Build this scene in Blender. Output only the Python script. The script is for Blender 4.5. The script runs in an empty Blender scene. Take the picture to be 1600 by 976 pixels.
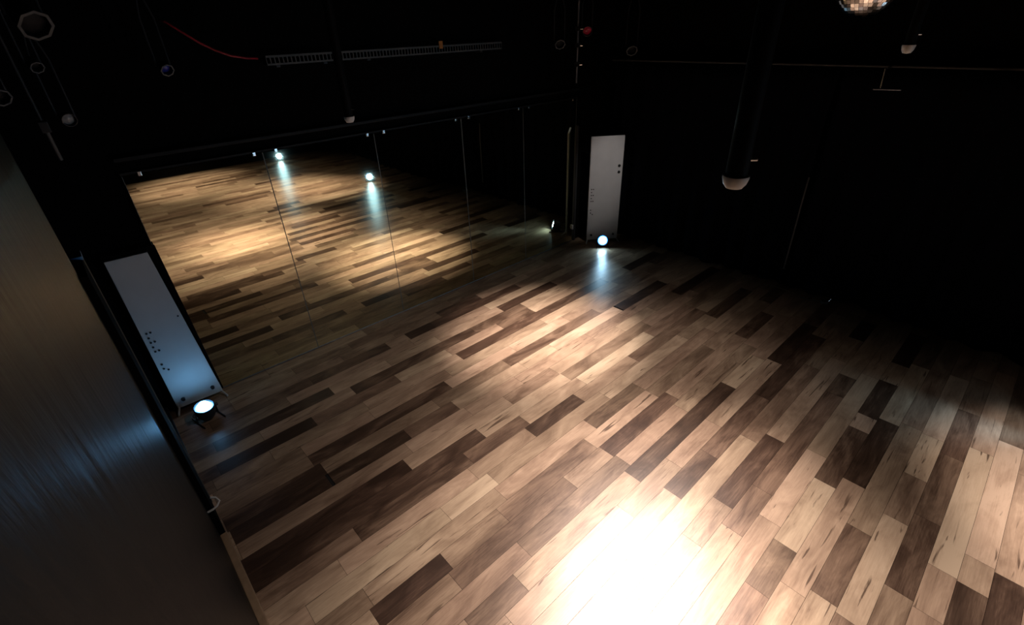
import bpy, bmesh, math, random
from mathutils import Vector, Matrix, noise

S = bpy.context.scene
C = S.collection
PI = math.pi
random.seed(7)

# ------------------------------------------------------------------ helpers
def obj(name, bm, mat, parent=None, smooth=False, loc=None, rot=None):
    me = bpy.data.meshes.new(name)
    bm.normal_update()
    bm.to_mesh(me); bm.free()
    for m in (mat if isinstance(mat, (list, tuple)) else [mat]):
        me.materials.append(m)
    if smooth:
        for p in me.polygons: p.use_smooth = True
        try: me.set_sharp_from_angle(angle=math.radians(40))
        except Exception: pass
    o = bpy.data.objects.new(name, me); C.objects.link(o)
    if parent: o.parent = parent
    if loc is not None: o.location = loc
    if rot is not None: o.rotation_euler = rot
    return o

def tag(o, label, cat, group=None):
    o['label'] = label; o['category'] = cat
    if group: o['group'] = group
    return o

def thing(name, label, cat, loc=(0, 0, 0), rot=(0, 0, 0), group=None):
    o = bpy.data.objects.new(name, None); C.objects.link(o)
    o.empty_display_size = .1
    o.location = loc; o.rotation_euler = rot
    return tag(o, label, cat, group)

def struct(o):
    o['kind'] = 'structure'
    return o

def box(bm, x0, x1, y0, y1, z0, z1, bev=0.0, mi=0):
    r = bmesh.ops.create_cube(bm, size=1.0)
    vs = r['verts']
    for v in vs:
        v.co = Vector(((x0 + x1) / 2 + v.co.x * (x1 - x0), (y0 + y1) / 2 + v.co.y * (y1 - y0), (z0 + z1) / 2 + v.co.z * (z1 - z0)))
    fs = {f for v in vs for f in v.link_faces}
    for f in fs: f.material_index = mi
    if bev:
        es = {e for v in vs for e in v.link_edges}
        bmesh.ops.bevel(bm, geom=list(es), offset=bev, segments=2, profile=.6, affect='EDGES')
    return bm

def frame_of(d):
    d = Vector(d).normalized()
    a = Vector((0, 0, 1)) if abs(d.z) < .9 else Vector((1, 0, 0))
    u = d.cross(a).normalized(); v = d.cross(u).normalized()
    return d, u, v

def tube(bm, pts, r, n=10, cap=True):
    pts = [Vector(p) for p in pts]
    rings = []
    for i, p in enumerate(pts):
        d = (pts[min(i + 1, len(pts) - 1)] - pts[max(i - 1, 0)])
        d, u, v = frame_of(d)
        rr = r[i] if isinstance(r, (list, tuple)) else r
        rings.append([bm.verts.new(p + u * math.cos(2 * PI * k / n) * rr + v * math.sin(2 * PI * k / n) * rr) for k in range(n)])
    for a, b in zip(rings, rings[1:]):
        for k in range(n):
            bm.faces.new((a[k], a[(k + 1) % n], b[(k + 1) % n], b[k]))
    if cap:
        bm.faces.new(list(reversed(rings[0]))); bm.faces.new(rings[-1])
    bmesh.ops.recalc_face_normals(bm, faces=bm.faces[:])
    return bm

def lathe(bm, prof, n=24, axis='Z', close=False):
    # prof: list of (radius, height); closed to the axis where radius is 0
    rings = []
    for (r, h) in prof:
        if r < 1e-6:
            rings.append([bm.verts.new((0, 0, h))])
        else:
            rings.append([bm.verts.new((r * math.cos(2 * PI * k / n), r * math.sin(2 * PI * k / n), h)) for k in range(n)])
    for a, b in zip(rings, rings[1:]):
        for k in range(n):
            k2 = (k + 1) % n
            if len(a) == 1 and len(b) == 1: continue
            if len(a) == 1: bm.faces.new((a[0], b[k2], b[k]))
            elif len(b) == 1: bm.faces.new((a[k], a[k2], b[0]))
            else: bm.faces.new((a[k], a[k2], b[k2], b[k]))
    bmesh.ops.recalc_face_normals(bm, faces=bm.faces[:])
    return bm

def look_rot(direction):
    return Vector(direction).to_track_quat('Z', 'Y').to_euler()

# ---------------------------------------------------------------- materials
def newmat(name):
    m = bpy.data.materials.new(name); m.use_nodes = True
    nt = m.node_tree
    return m, nt, nt.nodes['Principled BSDF']

def plain(name, col, rough=.5, metal=0., spec=.5, var=.15, scale=30., bump=0.):
    m, nt, b = newmat(name)
    N, Lk = nt.nodes, nt.links
    tc = N.new('ShaderNodeTexCoord'); nz = N.new('ShaderNodeTexNoise')
    nz.inputs['Scale'].default_value = scale; nz.inputs['Detail'].default_value = 4
    Lk.new(tc.outputs['Object'], nz.inputs['Vector'])
    cr = N.new('ShaderNodeValToRGB')
    cr.color_ramp.elements[0].position = .3; cr.color_ramp.elements[1].position = .7
    cr.color_ramp.elements[0].color = (*[c * (1 - var) for c in col], 1)
    cr.color_ramp.elements[1].color = (*[min(1, c * (1 + var)) for c in col], 1)
    Lk.new(nz.outputs['Fac'], cr.inputs['Fac']); Lk.new(cr.outputs['Color'], b.inputs['Base Color'])
    b.inputs['Roughness'].default_value = rough; b.inputs['Metallic'].default_value = metal
    b.inputs['Specular IOR Level'].default_value = spec
    if bump:
        bp = N.new('ShaderNodeBump'); bp.inputs['Strength'].default_value = bump; bp.inputs['Distance'].default_value = .01
        Lk.new(nz.outputs['Fac'], bp.inputs['Height']); Lk.new(bp.outputs['Normal'], b.inputs['Normal'])
    return m

def emit(name, col, strength):
    m, nt, b = newmat(name)
    b.inputs['Base Color'].default_value = (.8, .8, .8, 1)
    b.inputs['Emission Color'].default_value = (*col, 1)
    b.inputs['Emission Strength'].default_value = strength
    b.inputs['Roughness'].default_value = .2
    return m

M_black = plain('black_paint', (.003, .003, .003), .95, spec=.05)
M_blackmetal = plain('black_powder_coat', (.02, .02, .022), .45, spec=.4)
M_velvet = plain('black_velvet', (.005, .006, .009), 1., spec=.02)
M_chrome = plain('chrome', (.75, .76, .78), .25, metal=1.)
M_steel = plain('brushed_steel', (.45, .46, .48), .4, metal=1.)
M_white = plain('white_coated_steel', (.60, .60, .605), .5, spec=.3, var=.04, scale=6)
M_whiteplastic = plain('white_plastic', (.6, .59, .57), .5, var=.05)
M_greyrim = plain('grey_frame', (.08, .08, .08), .6)
M_glasslens = plain('frosted_lens', (.30, .30, .31), .25)
M_red = plain('red_rubber', (.30, .012, .025), .5)
M_orange = plain('orange_tape', (.5, .18, .03), .6)
M_rawwood = plain('raw_wood', (.33, .22, .13), .55, scale=20)
M_hole = plain('dark_hole', (.01, .01, .01), .8)
M_redgel = plain('red_gel', (.5, .01, .05), .35)
M_yellowtape = plain('pale_tape', (.30, .26, .17), .7)

def mat_floor():
    m, nt, b = newmat('laminate_planks')
    N, Lk = nt.nodes, nt.links
    def at(n):
        a = N.new('ShaderNodeAttribute'); a.attribute_name = n; return a.outputs['Fac']
    def math_(op, a, b_=None, c=None, clamp=False):
        n = N.new('ShaderNodeMath'); n.operation = op; n.use_clamp = clamp
        for i, v in enumerate((a, b_, c)):
            if v is None: continue
            if isinstance(v, (int, float)): n.inputs[i].default_value = v
            else: Lk.new(v, n.inputs[i])
        return n.outputs[0]
    def mix(f, a, b_, mode='MIX'):
        n = N.new('ShaderNodeMix'); n.data_type = 'RGBA'; n.blend_type = mode
        for i, v in ((0, f), (6, a), (7, b_)):
            if isinstance(v, tuple): n.inputs[i].default_value = (*v, 1)
            elif isinstance(v, (int, float)): n.inputs[i].default_value = v
            else: Lk.new(v, n.inputs[i])
        return n.outputs[2]
    tone, seed = at('tone'), at('seed')
    tc = N.new('ShaderNodeTexCoord'); sx = N.new('ShaderNodeSeparateXYZ'); Lk.new(tc.outputs['Object'], sx.inputs[0])
    def nz(kx, ky, kz, detail=5, rough=.6, dist=0.):
        cb = N.new('ShaderNodeCombineXYZ')
        Lk.new(math_('MULTIPLY', sx.outputs['X'], kx), cb.inputs[0])
        Lk.new(math_('MULTIPLY', sx.outputs['Y'], ky), cb.inputs[1])
        Lk.new(math_('MULTIPLY', seed, kz), cb.inputs[2])
        t = N.new('ShaderNodeTexNoise'); t.inputs['Scale'].default_value = 1
        t.inputs['Detail'].default_value = detail; t.inputs['Roughness'].default_value = rough; t.inputs['Distortion'].default_value = dist
        Lk.new(cb.outputs[0], t.inputs['Vector']); return t.outputs['Fac']
    cloud = nz(2.4, 8., 40, 5, .6, .8)
    grain = nz(5., 130., 55, 5, .65, .3)
    fine = nz(20., 420., 70, 2)
    crackn = nz(3.2, 38., 90, 3, .5, .7)
    gate = nz(.9, 3., 23, 1)
    t = math_('ADD', tone, math_('MULTIPLY', math_('SUBTRACT', cloud, .5), .95))
    t = math_('ADD', t, math_('MULTIPLY', math_('SUBTRACT', grain, .5), .40))
    t = math_('ADD', t, math_('MULTIPLY', math_('SUBTRACT', fine, .5), .14), clamp=True)
    cr = N.new('ShaderNodeValToRGB'); e = cr.color_ramp.elements
    e[0].position = 0.; e[0].color = (.045, .026, .017, 1)
    e[1].position = 1.; e[1].color = (.62, .47, .335, 1)
    for p, c in ((.18, (.085, .051, .034)), (.42, (.215, .142, .096)), (.65, (.375, .265, .182)), (.82, (.50, .365, .255))):
        x = e.new(p); x.color = (*c, 1)
    Lk.new(t, cr.inputs['Fac'])
    # some planks pinkish, some greyer green
    hue = math_('FRACT', math_('MULTIPLY', seed, 7.31))
    col = mix(hue, mix(1., cr.outputs['Color'], (1.03, .98, .97), 'MULTIPLY'), mix(1., cr.outputs['Color'], (.98, 1.0, .955), 'MULTIPLY'))
    # dark splits running with the grain, on the paler planks only
    cmask = math_('SUBTRACT', crackn, .635); cmask = math_('MULTIPLY', cmask, 16., clamp=True)
    g = math_('MULTIPLY', math_('SUBTRACT', gate, .37), 8., clamp=True)
    pale = math_('MULTIPLY', math_('SUBTRACT', tone, .35), 4., clamp=True)
    cmask = math_('MULTIPLY', math_('MULTIPLY', cmask, g), math_('MULTIPLY', pale, .85))
    col = mix(cmask, col, (.075, .042, .026))
    Lk.new(col, b.inputs['Base Color'])
    Lk.new(math_('ADD', .29, math_('MULTIPLY', grain, .10)), b.inputs['Roughness'])
    b.inputs['Specular IOR Level'].default_value = .45
    bp = N.new('ShaderNodeBump'); bp.inputs['Strength'].default_value = .08; bp.inputs['Distance'].default_value = .002
    Lk.new(grain, bp.inputs['Height']); Lk.new(bp.outputs['Normal'], b.inputs['Normal'])
    return m

def mat_wall_grey():
    m, nt, b = newmat('dark_painted_plywood')
    N, Lk = nt.nodes, nt.links
    tc = N.new('ShaderNodeTexCoord'); mp = N.new('ShaderNodeMapping'); Lk.new(tc.outputs['Object'], mp.inputs[0])
    mp.inputs['Scale'].default_value = (1, 4., 1.2)
    nz = N.new('ShaderNodeTexNoise'); nz.inputs['Scale'].default_value = 3.; nz.inputs['Detail'].default_value = 5
    Lk.new(mp.outputs[0], nz.inputs['Vector'])
    cr = N.new('ShaderNodeValToRGB')
    cr.color_ramp.elements[0].position = .3; cr.color_ramp.elements[0].color = (.006, .0066, .007, 1)
    cr.color_ramp.elements[1].position = .75; cr.color_ramp.elements[1].color = (.011, .012, .0125, 1)
    Lk.new(nz.outputs['Fac'], cr.inputs['Fac']); Lk.new(cr.outputs['Color'], b.inputs['Base Color'])
    b.inputs['Roughness'].default_value = .46; b.inputs['Specular IOR Level'].default_value = .2
    bp = N.new('ShaderNodeBump'); bp.inputs['Strength'].default_value = .6; bp.inputs['Distance'].default_value = .010
    Lk.new(nz.outputs['Fac'], bp.inputs['Height']); Lk.new(bp.outputs['Normal'], b.inputs['Normal'])
    return m

def mat_mirror():
    m, nt, b = newmat('mirror_glass')
    N, Lk = nt.nodes, nt.links
    tc = N.new('ShaderNodeTexCoord'); nz = N.new('ShaderNodeTexNoise'); nz.inputs['Scale'].default_value = 4
    Lk.new(tc.outputs['Object'], nz.inputs['Vector'])
    cr = N.new('ShaderNodeValToRGB')
    cr.color_ramp.elements[0].color = (.80, .80, .60, 1); cr.color_ramp.elements[1].color = (.84, .84, .64, 1)
    Lk.new(nz.outputs['Fac'], cr.inputs['Fac']); Lk.new(cr.outputs['Color'], b.inputs['Base Color'])
    b.inputs['Metallic'].default_value = 1; b.inputs['Roughness'].default_value = .015
    return m

M_floor, M_wallgrey, M_mirror = mat_floor(), mat_wall_grey(), mat_mirror()
M_ball = plain('mirror_facet', (.78, .78, .80), .10, metal=1., var=.1, scale=80)

# ------------------------------------------------------------------- shell
X0, X1, Y0, Y1, ZC = -.13, 5.62, -4.75, 4.16, 3.35
MIR = 4.133            # face of the mirrors

# floor: laminate planks in running rows, each plank its own face
PITCH, PH = .1275, .935
ROWS = {-13:[[2.42,2.87,0.15]],-12:[[2.27,2.67,0.15],[2.89,4.11,0.95]],-11:[[2.68,3.89,0.95]],-10:[[2.38,3.0,0.25],[3.69,4.31,0.3]],-9:[[2.04,2.87,0.85],[3.32,3.82,0.8]],-8:[[2.07,2.64,0.3]],-7:[[2.99,3.78,0.1]],-6:[[2.23,2.76,0.85],[2.86,3.54,0.27],[3.74,4.3,0.15],[4.64,5.28,0.0]],-5:[[2.33,3.09,0.8]],-4:[[2.11,2.52,0.4],[3.84,4.16,0.25]],-3:[[1.88,2.25,0.5],[3.03,4.36,0.7],[4.82,5.23,0.02]],-1:[[2.09,2.52,0.25],[2.56,3.34,0.25],[3.41,4.63,0.13]],0:[[3.95,4.79,0.08]],1:[[0.65,0.99,0.4],[2.02,3.36,0.14]],3:[[2.07,2.92,0.2],[4.13,4.72,0.3]],4:[[0.32,0.77,0.08],[1.2,2.05,0.42],[2.83,3.75,0.4]],5:[[2.2,2.83,0.32]],6:[[0.95,1.34,0.9],[4.28,5.08,0.25]],7:[[0.2,0.32,0.85]],8:[[-0.1,0.48,0.45],[0.48,1.33,0.2],[2.55,3.56,0.9]],9:[[-0.09,1.55,0.12]],10:[[-0.1,0.99,0.1],[4.47,5.36,0.1]],11:[[-0.08,1.08,0.6]],12:[[-0.08,0.53,0.1],[0.55,1.15,0.14],[1.15,1.6,0.32],[2.75,3.75,0.85],[3.77,4.6,0.15]],13:[[-0.09,0.55,0.1],[2.27,3.55,0.3]],15:[[-0.08,0.51,0.55]],16:[[-0.05,0.33,0.5],[4.6,5.29,0.1]],17:[[0.01,0.7,0.03],[2.64,3.09,0.3]],18:[[2.4,3.1,0.25]],19:[[0.05,0.96,0.12],[2.87,3.71,0.1]],21:[[0.09,0.86,0.38],[0.89,1.65,0.28],[1.87,2.17,0.1]]}
def build_floor():
    bm = bmesh.new()
    data = []
    rnd = random.Random(21)
    tones = [.2, .34, .42, .46, .5, .53, .56, .58, .6, .62, .64, .66, .68, .7, .73, .76]
    k0 = int((Y0 - PH) / PITCH) - 1; k1 = int((Y1 - PH) / PITCH) + 1
    for k in range(k0, k1 + 1):
        ya, yb = max(Y0, PH + k * PITCH), min(Y1 - .01, PH + (k + 1) * PITCH)
        if yb - ya < .01: continue
        segs = []
        x = X0 - rnd.uniform(0, .9)
        forced = sorted(ROWS.get(k, []))
        cuts = []
        cur = x
        for (a, c, t) in forced + [(X1 + .4, X1 + .4, None)]:
            # fill the free run up to the next known plank
            while cur < a - .02:
                ln = rnd.choice([.55, .75, .95, 1.2, 1.2])
                nx = cur + ln
                if nx > a - .3: nx = a
                cuts.append((cur, nx, rnd.choice(tones)))
                cur = nx
            if t is not None:
                cuts.append((max(a, cur), c, t)); cur = c
        clean = []
        for q in cuts:                       # no slivers: a short offcut joins the plank before it
            if clean and q[1] - q[0] < .16: clean[-1] = (clean[-1][0], q[1], clean[-1][2])
            else: clean.append(q)
        for (a, c, t) in clean:
            a = max(a, X0 - .12); c = min(c, X1)
            if c - a < .01: continue
            g = .0008
            vs = [bm.verts.new((a + g, ya + g, 0)), bm.verts.new((c - g, ya + g, 0)), bm.verts.new((c - g, yb - g, 0)), bm.verts.new((a + g, yb - g, 0))]
            bm.faces.new(vs); data.append((t, rnd.random()))
    z = -.006
    f = bm.faces.new([bm.verts.new(p) for p in ((X0 - .12, Y0, z), (X1, Y0, z), (X1, Y1, z), (X0 - .12, Y1, z))])
    f.material_index = 1; data.append((0, 0))
    f = bm.faces.new([bm.verts.new(p) for p in ((X0 - .12, Y0, -.1), (X0 - .12, Y1, -.1), (X1, Y1, -.1), (X1, Y0, -.1))])
    f.material_index = 1; data.append((0, 0))
    o = obj('floor', bm, [M_floor, M_hole])
    for nm, i in (('tone', 0), ('seed', 1)):
        a = o.data.attributes.new(nm, 'FLOAT', 'FACE')
        a.data.foreach_set('value', [d[i] for d in data])
    return struct(o)
build_floor()

bm = bmesh.new(); box(bm, X0 - .2, X1 + .1, Y0 - .1, Y1 + .1, ZC, ZC + .1); struct(obj('ceiling', bm, M_black))
bm = bmesh.new(); box(bm, X0 - .12, X0, Y0, 2.60, 0, ZC); struct(obj('wall_left', bm, M_wallgrey))
bm = bmesh.new(); box(bm, X0 - .20, X0 - .08, 2.60, Y1, 0, ZC); struct(obj('wall_left_recess', bm, M_black))
bm = bmesh.new(); box(bm, X0 - .2, X1 + .1, Y1, Y1 + .1, -.1, ZC); struct(obj('wall_back', bm, M_black))
bm = bmesh.new(); box(bm, X1, X1 + .1, Y0, Y1, -.1, ZC); struct(obj('wall_right', bm, M_black))
bm = bmesh.new(); box(bm, X0 - .2, X1 + .1, Y0 - .1, Y0, -.1, ZC); struct(obj('wall_front', bm, M_black))
bm = bmesh.new(); box(bm, X0, X0 + .038, -4.7, 2.555, 0, .05, .004); struct(obj('baseboard_left', bm, M_rawwood))
# black casing at the end of the grey wall
bm = bmesh.new(); box(bm, X0 - .08, X0 + .030, 2.56, 2.90, 0, 1.76, .003); t1 = struct(obj('trim_1', bm, plain('black_casing', (.003, .003, .0033), .9, spec=.05)))
bm = bmesh.new(); box(bm, X0 + .028, X0 + .034, 2.895, 2.903, .01, 1.755); obj('edge_strip', bm, plain('dull_edge', (.10, .095, .09), .5), t1)
bm = bmesh.new(); box(bm, X0 - .02, X0 + .036, 2.80, 2.905, 1.757, 1.775, .003); obj('top_cap', bm, plain('blue_glint', (.06, .22, .50), .4), t1)  # blue lamp glint on the post top, put into the cap colour
bm = bmesh.new(); box(bm, X0 - .08, X0 + .02, 2.9, 4.12, 0, .05, .004); struct(obj('baseboard_recess', bm, M_blackmetal))
# corner edging where the mirrors stop
bm = bmesh.new()
box(bm, 4.858, 4.888, MIR - .02, Y1, .0, 1.52, .003)
struct(obj('trim_2', bm, plain('grey_edging', (.035, .035, .035), .6)))
# head rail over the mirrors
bm = bmesh.new()
box(bm, .24, 4.86, MIR - .004, Y1, 1.836, 1.85); box(bm, .24, 4.86, MIR - .03, Y1, 1.925, 1.95, .004)
struct(obj('trim_3', bm, plain('black_rail', (.008, .008, .008), .6, spec=.2)))

# ----------------------------------------------------------------- mirrors
mx = [.247, 1.155, 2.110, 3.083, 3.945, 4.852]
pos = ['first mirror panel from the left, beside the leaning white board', 'second mirror panel from the left in the mirror wall',
       'middle mirror panel of the five, showing a lamp reflected', 'fourth mirror panel from the left, second from the far corner',
       'last mirror panel, against the grey corner edging']
tilt = [(.0, .0), (.0012, -.001), (-.001, .0012), (.0008, .001), (-.0006, -.0012)]
for i in range(5):
    a, c = mx[i] + .0018, mx[i + 1] - .0018
    cx = (a + c) / 2
    t = thing('wall_mirror', 'tall frameless ' + pos[i], 'mirror', (cx, MIR + .008, .004), (tilt[i][0], 0, tilt[i][1]), 'mirror panels along the back wall')
    bm = bmesh.new(); box(bm, a - cx, c - cx, -.0075, .0045, 0, 1.828, .0016); obj('glass', bm, M_mirror, t)
    e = plain('ground_glass_edge', (.55, .62, .58), .3, var=.1)
    for s, xx in ((-1, a - cx), (1, c - cx)):
        bm = bmesh.new(); box(bm, xx - .0012, xx + .0012, -.0086, .003, .004, 1.826); obj('ground_edge', bm, plain('edge_grey', (.16, .17, .16), .5), t)
    for xx in ((a - cx) + .10, (c - cx) - .06):
        bm = bmesh.new(); box(bm, xx - .012, xx + .012, -.014, .008, 1.812, 1.842, .003); obj('clip', bm, M_chrome, t)
    bm = bmesh.new(); box(bm, a - cx, c - cx, -.0095, -.0055, -.003, .006); obj('bottom_channel', bm, M_steel, t)

# ------------------------------------------------- white boards on low feet
def white_board(label, loc, rz, w, h, lean, top_shift=0., taper=0.):
    t = thing('white_board', label, 'board', loc, (0, 0, rz), 'white boards behind the floor lamps')
    z0 = .035
    bm = bmesh.new(); box(bm, -w / 2, w / 2, -.012, .012, z0, h, .004)
    for v in bm.verts:
        v.co.y += (v.co.z - z0) * lean
        if v.co.x > 0: v.co.x -= (v.co.z - z0) / (h - z0) * taper
    obj('panel', bm, M_white, t)
    if taper:
        bm = bmesh.new(); box(bm, -w / 2 + .004, w / 2 + .012, .014, .022, z0 + .005, h + .03, .002)
        for v in bm.verts:
            v.co.y += (v.co.z - z0) * lean
            if v.co.x > 0: v.co.x -= (v.co.z - z0) / (h - z0) * taper * .45
        obj('backing_board', bm, M_black, t)
    for s in (-1, 1):
        bm = bmesh.new()
        tube(bm, [(s * (w / 2 - .012), .0, .12), (s * (w / 2 - .010), -.014, .04), (s * (w / 2 + .01), -.055, .010), (s * (w / 2 + .012), -.075, .008)], .008, 8)
        obj('foot', bm, M_whiteplastic, t, True)
        bm = bmesh.new(); tube(bm, [(s * (w / 2 - .06), -.010, .105), (s * (w / 2 - .06), -.030, .105)], [.016, .013], 12)
        obj('knob', bm, M_blackmetal, t, True)
    spots = [(-w / 2 + .035, z) for z in (.42, .46, .58, .62, .66, .70, .74)] + [(-w / 2 + .06, z) for z in (.40, .58, .66, .74)] + ([(w / 2 - .045, 1.03), (w / 2 - .045, .95)] if not taper else [(w / 2 - .075, .80)])
    for i, (x, z) in enumerate(spots):
        r = (.018 if not taper else .006) if x > 0 else .0075
        bm = bmesh.new(); tube(bm, [(x + (z - z0) * top_shift, -.004 + (z - z0) * lean, z), (x + (z - z0) * top_shift, -.0165 + (z - z0) * lean, z)], r, 10)
        obj('hole', bm, M_hole, t)
    return t
white_board('upright white metal board on small feet in the far corner by the mirrors', (5.10, 3.815, 0), math.atan2(3.69 - 3.953, 5.264 - 4.928), .425, 1.40, .0)
white_board('white metal board leaning beside the left end of the mirrors, lit blue from below', (.118, 4.060, 0), -.03, .335, 1.325, .012, 0, .085)

# ------------------------------------------------------------- floor lamps
M_lens = emit('led_lens', (.50, .80, 1.0), 45.)
M_lensrim = emit('halo_ring', (.02, .26, 1.0), 3.)  # glowing ring stands in for the blue halo around the lens
M_lensdim = emit('led_lens_up', (.20, .56, 1.0), 30.)
def floor_lamp(label, loc, rz, tilt, m_core=None, snoot=.0, beam=0., dome=0.):
    # faces -Y before rotation; tilt raises the beam
    t = thing('floor_lamp', label, 'lamp', loc, (0, 0, rz), 'blue white lamps on the floor')
    piv = Vector((0, 0, .085))
    R = Matrix.Rotation(PI / 2 - tilt, 4, 'X')       # local +Z becomes the beam
    def place(bm):
        bmesh.ops.transform(bm, matrix=Matrix.Translation(piv) @ R, verts=bm.verts[:]); return bm
    bm = bmesh.new(); lathe(bm, [(0, -.075), (.03, -.075), (.055, -.06), (.070, -.02), (.074, .03), (.074, .044 + snoot), (.068, .046 + snoot), (.066, .030), (0, .030)], 28)
    body = obj('housing', place(bm), M_blackmetal, t, True)
    bm = bmesh.new(); lathe(bm, [(.051, .036), (.065, .034), (.065, .031), (.051, .031)], 28); obj('lens_ring', place(bm), M_lensrim, t, True)
    bm = bmesh.new(); lathe(bm, [(0, .048 + dome), (.018, .046 + dome * .93), (.034, .043 + dome * .75), (.045, .038 + dome * .45), (.052, .034), (.052, .031)], 28); obj('lens', place(bm), m_core or M_lens, t, True)
    for s in (-1, 1):
        bm = bmesh.new()
        box(bm, s * .078 - .002, s * .078 + .002, -.013, .013, .02, .10, .001); box(bm, min(s * .078, s * .082) , max(s * .078, s * .082), -.10, .10, .0, .016, .001)
        obj('bracket', bm, M_blackmetal, t)
        bm = bmesh.new(); tube(bm, [(s * .070, 0, .085), (s * .095, 0, .085)], .013, 12); obj('knob', bm, M_blackmetal, t, True)
    bm = bmesh.new(); box(bm, -.08, .08, .050, .066, 0, .010, .001); obj('crossbar', bm, M_blackmetal, t)
    if beam:
        l = bpy.data.lights.new('lamp_beam', 'SPOT'); l.energy = beam; l.spot_size = math.radians(62); l.spot_blend = 1.
        l.color = (.42, .74, 1.0); l.shadow_soft_size = .045
        o = bpy.data.objects.new('lamp_beam', l); C.objects.link(o); o.parent = t
        d = R.to_3x3() @ Vector((0, 0, 1))
        o.location = piv + d * (.06 + snoot); o.rotation_euler = d.to_track_quat('-Z', 'Y').to_euler()
    return t
floor_lamp('small round lamp glowing at the foot of the white board in the far corner', (4.975, 3.705, 0), math.radians(-45), math.radians(14), beam=60)
floor_lamp('small round lamp glowing on the floor near the grey left wall', (.105, 3.80, 0), math.radians(14), math.radians(80), M_lensdim, dome=.035)
floor_lamp('floor lamp seen only in the middle mirror, before the curtain', (4.432, -.93, 0), PI + .45, math.radians(10), None, .02, 60)
floor_lamp('floor lamp whose streak shows at the top of the second mirror', (3.86, -4.35, 0), PI + .3, math.radians(10), None, .02, 60)

# --------------------------------------------------------------- curtains
def curtain(label, y0, y1, xbase, z0, z1, seed, amp=.035):
    rnd = random.Random(seed)
    bm = bmesh.new()
    n = int((y1 - y0) / .02); nz = 14
    ph = [rnd.uniform(0, 6.28) for _ in range(4)]
    grid = []
    for i in range(n + 1):
        y = y0 + (y1 - y0) * i / n
        col = []
        for j in range(nz + 1):
            f = j / nz
            k = .35 + .65 * (1 - f)
            x = xbase(y) + amp * k * (math.sin(y * 27 + ph[0] + 1.2 * math.sin(y * 5 + ph[1])) + .5 * math.sin(y * 11 + ph[2] + f)) + .01 * math.sin(f * 5 + y * 3 + ph[3])
            col.append(bm.verts.new((x, y, z0 + (z1 - z0) * f + (.006 * math.sin(y * 13 + ph[3]) if j == 0 else 0))))
        grid.append(col)
    for a, b_ in zip(grid, grid[1:]):
        for j in range(nz):
            bm.faces.new((a[j], b_[j], b_[j + 1], a[j + 1]))
    o = obj('stage_curtain', bm, M_velvet, None, True)
    sm = o.modifiers.new('Solidify', 'SOLIDIFY'); sm.thickness = .004; sm.offset = 1
    return tag(o, label, 'curtain', 'black curtains along the right wall')
curtain('black velvet curtain hanging between the far corner and the curtain gap', 1.56, 4.05, lambda y: 5.46, .012, 2.19, 3)
curtain('black velvet curtain hanging nearer than the curtain gap, at the right', -4.6, 1.52, lambda y: 5.46 - .12 * max(0, min(1, (.9 - y) / 1.5)), .012, 2.19, 5)
# rail with gliders
t = thing('curtain_rail', 'thin steel rail along the right wall carrying the black curtains', 'rail', (5.44, 0, 2.2))
bm = bmesh.new(); tube(bm, [(0, -4.6, .012), (0, 4.08, .012)], .010, 8); obj('rail', bm, plain('worn_rail', (.05, .05, .05), .6), t, True)
for y in (-3.6, -1.6, .2, 2.2, 3.9):
    bm = bmesh.new(); box(bm, -.012, .18, y - .012, y + .012, .006, .030, .002); obj('bracket', bm, M_blackmetal, t)
bm = bmesh.new(); tube(bm, [(5.392, 1.545, .22), (5.394, 1.545, .60), (5.390, 1.548, .95), (5.40, 1.55, 1.22)], .007, 8)
tag(obj('edge_highlight', bm, plain('grey_highlight', (.12, .115, .11), .8), None, True), 'grey cord added as a highlight on the curtain edge at the gap', 'cord')  # cord added to draw the curtain edge that catches light
# small hanging bracket near the right curtain
t = thing('hanging_bracket', 'small steel T shaped bracket hanging below the curtain rail at the right', 'bracket', (5.25, 1.12, 2.05))
bm = bmesh.new(); tube(bm, [(.035, .05, .006), (.03, .06, .16)], .006, 8); obj('rod', bm, M_chrome, t, True)
bm = bmesh.new(); tube(bm, [(-.02, .09, .004), (.06, -.09, .0)], .006, 8); obj('crossbar', bm, M_steel, t, True)
bm = bmesh.new(); tube(bm, [(.035, .05, .158), (.19, .055, .163)], .006, 8); obj('hanger_arm', bm, M_blackmetal, t, True)

# little things at the curtain foot
bm = bmesh.new(); box(bm, 5.36, 5.372, 1.37, 1.62, .0, .0025)
tag(obj('floor_tape', bm, M_yellowtape), 'short pale tape strip on the floor along the curtain hem', 'tape')
t = thing('cable_connector', 'small pale cable connector lying on the floor by the curtain', 'connector', (5.335, 1.06, 0), (0, 0, .3))
bm = bmesh.new(); box(bm, -.02, .02, -.035, .035, 0, .025, .004); obj('plug', bm, M_greyrim, t)
bm = bmesh.new(); tube(bm, [(0, .03, .012), (.01, .09, .006), (-.01, .16, .005), (.02, .22, .005)], .005, 8); obj('lead', bm, M_greyrim, t, True)
bm = bmesh.new(); tube(bm, [(0, -.03, .02), (.02, -.05, .06)], .004, 8); obj('pin', bm, M_chrome, t, True)
# white clip at the mirror corner
bm = bmesh.new(); box(bm, 4.825, 4.845, MIR - .022, MIR - .002, .17, .235, .004)
tag(obj('corner_clip', bm, M_whiteplastic), 'tiny white clip at the foot of the mirror corner edging', 'clip')
# white cable tie on the black casing
bm = bmesh.new(); tube(bm, [(-.128, 2.553, .26), (-.10, 2.548, .265), (-.075, 2.55, .272), (-.055, 2.565, .285), (-.065, 2.59, .30), (-.088, 2.60, .31)], .006, 8)
tag(obj('cable_tie', bm, M_whiteplastic, None, True), 'white hooked cable tie sticking out from the left wall casing', 'cable tie')

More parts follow.
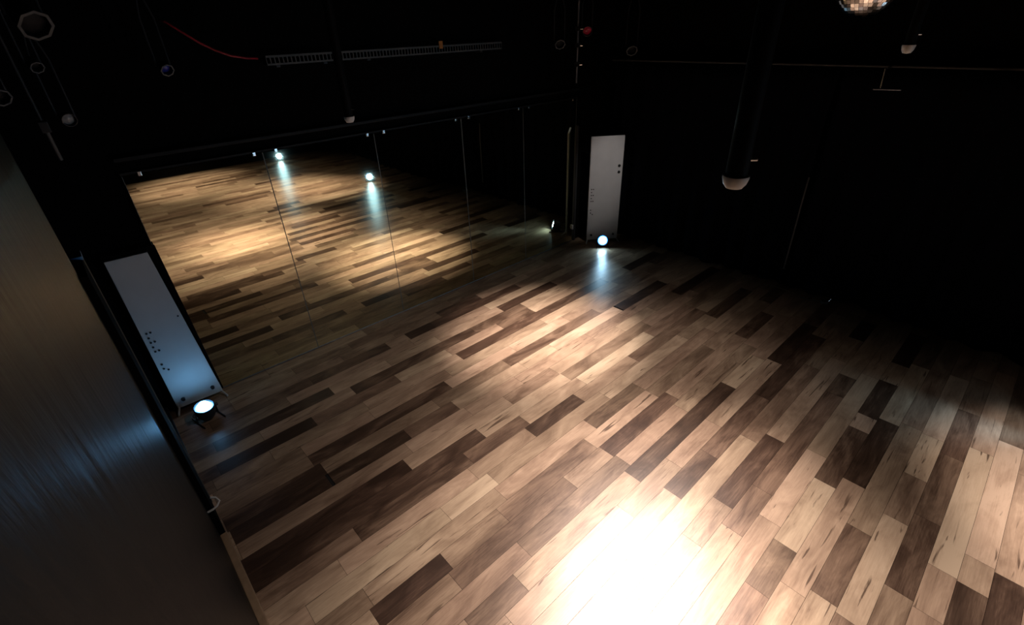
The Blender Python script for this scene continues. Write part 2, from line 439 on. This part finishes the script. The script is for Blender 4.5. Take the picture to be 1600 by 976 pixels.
# ------------------------------------------------------------ overhead kit
def drop_pipe(label, x, y, zb, r):
    t = thing('drop_pipe', label, 'pipe', (x, y, zb), (0, 0, 0), 'black pipes hanging from the ceiling')
    bm = bmesh.new(); tube(bm, [(0, 0, .012), (0, 0, ZC - zb)], r, 20); obj('pipe', bm, plain('black_pipe', (.004, .004, .0042), .6, spec=.1), t, True)
    bm = bmesh.new(); lathe(bm, [(0, -.018), (r * .75, -.015), (r * 1.05, -.004), (r * 1.22, .012), (r * 1.22, .018), (r * 1.01, .018)], 24); obj('end_cap', bm, M_whiteplastic, t, True)
    bm = bmesh.new(); tube(bm, [(r * .7, -r * .7, .06), (r * 1.15, -r * 1.15, .06)], .006, 10); obj('bolt', bm, M_chrome, t, True)
    return t
drop_pipe('hanging black pipe with a white end cap near the right curtain', 1.31, .551, 2.222, .028)
drop_pipe('thin hanging black pipe with a pale end cap before the mirror wall', 1.37, 2.96, 2.150, .026)
drop_pipe('short hanging black pipe behind the mirror ball', 3.027, .615, 2.455, .022)

# mirror ball
t = thing('mirror_ball', 'mirror ball hanging from the ceiling at the upper right', 'mirror ball', (3.29, .904, 2.735))
bm = bmesh.new(); R = .158
nlat = 26
for i in range(nlat):
    a0 = -PI / 2 + PI * i / nlat; a1 = -PI / 2 + PI * (i + 1) / nlat
    am = (a0 + a1) / 2
    nl = max(4, int(2 * PI * math.cos(am) / (PI / nlat)))
    for k in range(nl):
        b0, b1 = 2 * PI * (k + .04) / nl, 2 * PI * (k + .96) / nl
        s0, s1 = a0 + .004, a1 - .004
        q = [Vector((R * math.cos(s) * math.cos(b_), R * math.cos(s) * math.sin(b_), R * math.sin(s))) for (s, b_) in ((s0, b0), (s0, b1), (s1, b1), (s1, b0))]
        c = sum(q, Vector()) / 4
        j = Vector((random.uniform(-1, 1), random.uniform(-1, 1), random.uniform(-1, 1))) * .05
        vs = []
        for p in q:
            d = p - c; p2 = p + c.normalized() * j.dot(d)
            vs.append(bm.verts.new(p2))
        bm.faces.new(vs)
obj('facets', bm, M_ball, t)
bm = bmesh.new(); lathe(bm, [(0, -R + .002)] + [((R - .002) * math.cos(a), (R - .002) * math.sin(a)) for a in [(-PI / 2 + PI * i / 24) for i in range(1, 24)]] + [(0, R - .002)], 32); obj('core', bm, M_blackmetal, t, True)
bm = bmesh.new(); lathe(bm, [(.03, R - .006), (.03, R + .02), (.008, R + .03), (0, R + .03)], 20); obj('cap', bm, M_steel, t, True)
bm = bmesh.new(); tube(bm, [(0, 0, R + .02), (0, 0, ZC - 2.735)], .004, 8); obj('cord', bm, M_blackmetal, t, True)

# wire tray along the back wall
def wire_tray(label, xa, xb, z):
    t = thing('wire_tray', label, 'tray', (xa, 4.11, z), (0, 0, 0), 'perforated cable trays above the mirrors')
    L = xb - xa
    bm = bmesh.new()
    box(bm, 0, L, -.03, -.025, .020, .034); box(bm, 0, L, -.03, -.025, -.030, -.018)
    n = int(L / .03)
    for i in range(n + 1):
        x = L * i / n
        box(bm, max(0, x - .004), min(L, x + .004), -.0295, -.0255, -.018, .020)
    obj('front_strip', bm, plain('galvanised_strip', (.075, .075, .073), .6), t)
    bm = bmesh.new(); box(bm, 0, L, -.025, .05, -.030, -.026); obj('floor_plate', bm, M_blackmetal, t)
    for x in (L * .15, L * .85):
        bm = bmesh.new(); box(bm, x - .015, x + .015, -.02, .06, -.045, -.031, .002); obj('bracket', bm, M_blackmetal, t)
wire_tray('short perforated steel tray on the back wall, left of the thin hanging pipe', 1.345, 1.865, 2.447)
wire_tray('long perforated steel tray on the back wall, right of the thin hanging pipe', 1.905, 3.62, 2.447)
bm = bmesh.new(); box(bm, 2.865, 2.905, 4.0735, 4.0805, 2.455, 2.515, .002); tag(obj('tape_tag', bm, M_orange), 'small orange tag stuck on the long perforated tray', 'tag')

# red cable sagging to the tray
bm = bmesh.new(); tube(bm, [(.785, 4.165, 2.71), (.79, 4.06, 2.70), (.85, 4.02, 2.645), (.94, 4.02, 2.575), (1.02, 4.02, 2.53), (1.10, 4.02, 2.495), (1.20, 4.03, 2.475), (1.30, 4.12, 2.466), (1.31, 4.165, 2.465)], .007, 8)
tag(obj('red_cable', bm, M_red, None, True), 'red cable sagging across the dark upper left to the perforated tray', 'cable')

# stage lamps on a pipe at the upper left and in the far corner
def stage_lamp(label, loc, aim, r, lensm, pipe_z, frame=True, group='stage lamps hung under the ceiling'):
    t = thing('stage_lamp', label, 'stage lamp', loc, (0, 0, 0), group)
    q = Vector(aim).to_track_quat('Z', 'Y').to_matrix().to_4x4()
    def put(bm):
        bmesh.ops.transform(bm, matrix=q, verts=bm.verts[:]); return bm
    L = r * 2.3
    bm = bmesh.new(); lathe(bm, [(0, -L), (r * .45, -L), (r * .62, -L * .9), (r * .92, -L * .45), (r, -.02), (r, 0), (r * .93, 0), (r * .90, -.03), (0, -.03)], 28); obj('can', put(bm), M_blackmetal, t, True)
    bm = bmesh.new(); lathe(bm, [(0, -.012), (r * .5, -.016), (r * .88, -.026), (r * .88, -.029)], 24); obj('lens', put(bm), lensm, t, True)
    if frame:
        bm = bmesh.new(); lathe(bm, [(r * .93, .002), (r * 1.13, .002), (r * 1.13, .008), (r * .93, .008), (r * .93, .002)], 8); obj('colour_frame', put(bm), M_greyrim, t)
    side = (q.to_3x3() @ Vector((1, 0, 0))).normalized()
    piv = q.to_3x3() @ Vector((0, 0, -L * .5))
    up = Vector((0, 0, 1))
    h = pipe_z - loc[2] - piv.z
    bm = bmesh.new()
    sd = Vector((side.x, side.y, 0)).normalized()
    a, b_ = piv + sd * r * 1.1, piv - sd * r * 1.1
    tube(bm, [a, a + up * h * .6, piv + sd * r * .3 + up * h * .92, piv - sd * r * .3 + up * h * .92, b_ + up * h * .6, b_], .006, 8); obj('yoke', bm, M_blackmetal, t, True)
    bm = bmesh.new(); tube(bm, [(piv.x, piv.y, piv.z + h * .92), (piv.x, piv.y, ZC - loc[2])], .008, 8); obj('hanger', bm, M_blackmetal, t, True)
    bm = bmesh.new(); box(bm, piv.x - .025, piv.x + .025, piv.y - .03, piv.y + .03, piv.z + h * .9, piv.z + h + .03, .004); obj('clamp', bm, M_steel if frame else M_blackmetal, t)
    return t
gp = 'stage lamps at the upper left'
M_lensdark = plain('dark_lens', (.01, .01, .011), .6, spec=.2)
def hang(label, loc, target, r, lm, drop, frame=True):
    d = Vector(target) - Vector(loc)
    return stage_lamp(label, loc, d, r, lm, min(loc[2] + drop, ZC), frame)
hang('largest stage lamp of the upper left, with a grey octagonal frame', (.137, 3.40, 2.68), (1.0, 1.0, .9), .064, M_lensdark, .5)
hang('small dark stage lamp under the largest one at upper left', (.081, 3.82, 2.50), (.9, 1.2, .6), .030, M_lensdark, .4)
hang('small stage lamp with a pale lens, just above the left end of the mirrors', (.114, 3.86, 2.225), (.7, .8, 1.4), .036, M_glasslens, .5, False)
hang('stage lamp cut by the left edge of the picture', (-.110, 3.60, 2.385), (.8, 1.0, .8), .040, M_lensdark, .4)
M_bluelens = plain('blue_lens', (.03, .04, .30), .2)
hang('small stage lamp with a blue lens under the red cable', (.69, 3.95, 2.44), (1.2, 1.0, .8), .035, M_bluelens, .45)
hang('far corner stage lamp with a red gel beside the steel pole', (4.62, 3.82, 2.535), (2.0, 1.0, 1.0), .050, M_redgel, .4, False)
hang('far corner stage lamp left of the steel pole, lens to the floor', (4.30, 3.92, 2.43), (2.2, 1.2, 0), .050, M_lensdark, .5)
hang('far corner stage lamp right of the steel pole, above the white board', (5.0, 3.50, 2.34), (2.6, 1.0, 0), .055, M_lensdark, .6)
# grey arm at upper left
t = thing('lamp_arm', 'slim grey metal arm hanging beside the left wall casing', 'arm', (-.006, 3.6, 2.21))
bm = bmesh.new(); tube(bm, [(0, 0, 0), (.001, .03, -.15)], .010, 10); obj('arm', bm, M_greyrim, t, True)
bm = bmesh.new(); box(bm, -.02, .02, -.02, .02, -.005, .05, .004); obj('joint', bm, M_blackmetal, t)
bm = bmesh.new(); tube(bm, [(0, 0, .04), (0, 0, ZC - 2.21)], .008, 8); obj('hanger', bm, M_blackmetal, t, True)
# corner pole
t = thing('lighting_pole', 'slim steel pole hanging in the far corner above the mirrors', 'pole', (4.70, 4.02, 2.02))
bm = bmesh.new(); tube(bm, [(0, 0, 0), (0, 0, ZC - 2.02)], .011, 12); obj('pole', bm, plain('dull_steel', (.30, .30, .31), .5, metal=.8), t, True)
for z in (.17, .36, .52):
    bm = bmesh.new(); box(bm, -.022, .022, -.03, .022, z, z + .045, .005); obj('clamp', bm, M_blackmetal, t)
    bm = bmesh.new(); tube(bm, [(.01, -.03, z + .02), (.028, -.05, z + .02)], .008, 8); obj('wing_nut', bm, M_chrome, t, True)
# ------------------------------------------------------------------ lights
def spot(name, loc, target, power, deg, blend=1., col=(1, .80, .58), rad=.05):
    l = bpy.data.lights.new(name, 'SPOT'); l.energy = power; l.spot_size = math.radians(deg); l.spot_blend = blend
    l.color = col; l.shadow_soft_size = rad
    o = bpy.data.objects.new(name, l); C.objects.link(o); o.location = loc
    o.rotation_euler = (Vector(target) - Vector(loc)).to_track_quat('-Z', 'Y').to_euler()
    return o
W = (1, .84, .77)
spot('stage_and_fill_spot', (3.35, 1.54, 3.15), (1.60, .78, 0), 900, 54, 1., W, .22)
spot('stage_and_fill_spot', (2.3, 1.25, 3.2), (1.45, .55, 0), 1100, 30, 1., W)
spot('stage_and_fill_spot', (2.0, 1.6, 3.25), (1.9, 1.7, 0), 90, 100, .9, W)  # wide fill added to lift the dim left side of the floor
spot('stage_and_fill_spot', (3.0, 2.1, 3.2), (2.85, 2.72, 0), 1050, 38, 1., W)
spot('stage_and_fill_spot', (3.1, 2.1, 3.2), (2.7, 1.9, 0), 130, 66, 1., W)
spot('stage_and_fill_spot', (3.4, -1.0, 3.2), (3.75, -1.0, 0), 420, 36, 1., W)
spot('stage_and_fill_spot', (2.9, -1.9, 3.2), (2.9, -1.6, 0), 650, 50, 1., W)
spot('stage_and_fill_spot', (1.8, -3.2, 3.2), (1.8, -3.5, 0), 650, 50, 1., W)
spot('stage_and_fill_spot', (1.6, -1.9, 3.2), (1.6, -1.9, 0), 160, 110, 1., W)  # wide fill added so the floor between the mirrored pools is not black

spot('stage_and_fill_spot', (4.35, 2.2, 3.1), (5.08, 3.82, .95), 75, 21, 1., (1, .95, .92))  # fill spot added to brighten the white board in the far corner

# ------------------------------------------------------------------ camera
cam = bpy.data.cameras.new('camera'); co = bpy.data.objects.new('camera', cam); C.objects.link(co)
cam.sensor_fit = 'HORIZONTAL'; cam.sensor_width = 36; cam.lens = 16.8878; cam.clip_start = .02; cam.clip_end = 60
Rm = Matrix(((0.7344687976309144, 0.36649618555236074, -0.5711708424649916), (-0.6778771648278065, 0.3562388745470899, -0.6430990698690503), (-0.03222009794543627, 0.859519871926759, 0.5100857330404314)))
co.matrix_world = Matrix.Translation((0, 0, 2.6)) @ Rm.to_4x4()
S.camera = co

w = bpy.data.worlds.new('world'); S.world = w; w.use_nodes = True
w.node_tree.nodes['Background'].inputs['Color'].default_value = (0, 0, 0, 1)
w.node_tree.nodes['Background'].inputs['Strength'].default_value = 0
S.view_settings.view_transform = 'Standard'; S.view_settings.look = 'None'
S.view_settings.exposure = 0; S.view_settings.gamma = 1; S.view_settings.use_curve_mapping = False
S.cycles.use_denoising = True
S.cycles.max_bounces = 10
S.cycles.sample_clamp_indirect = 6
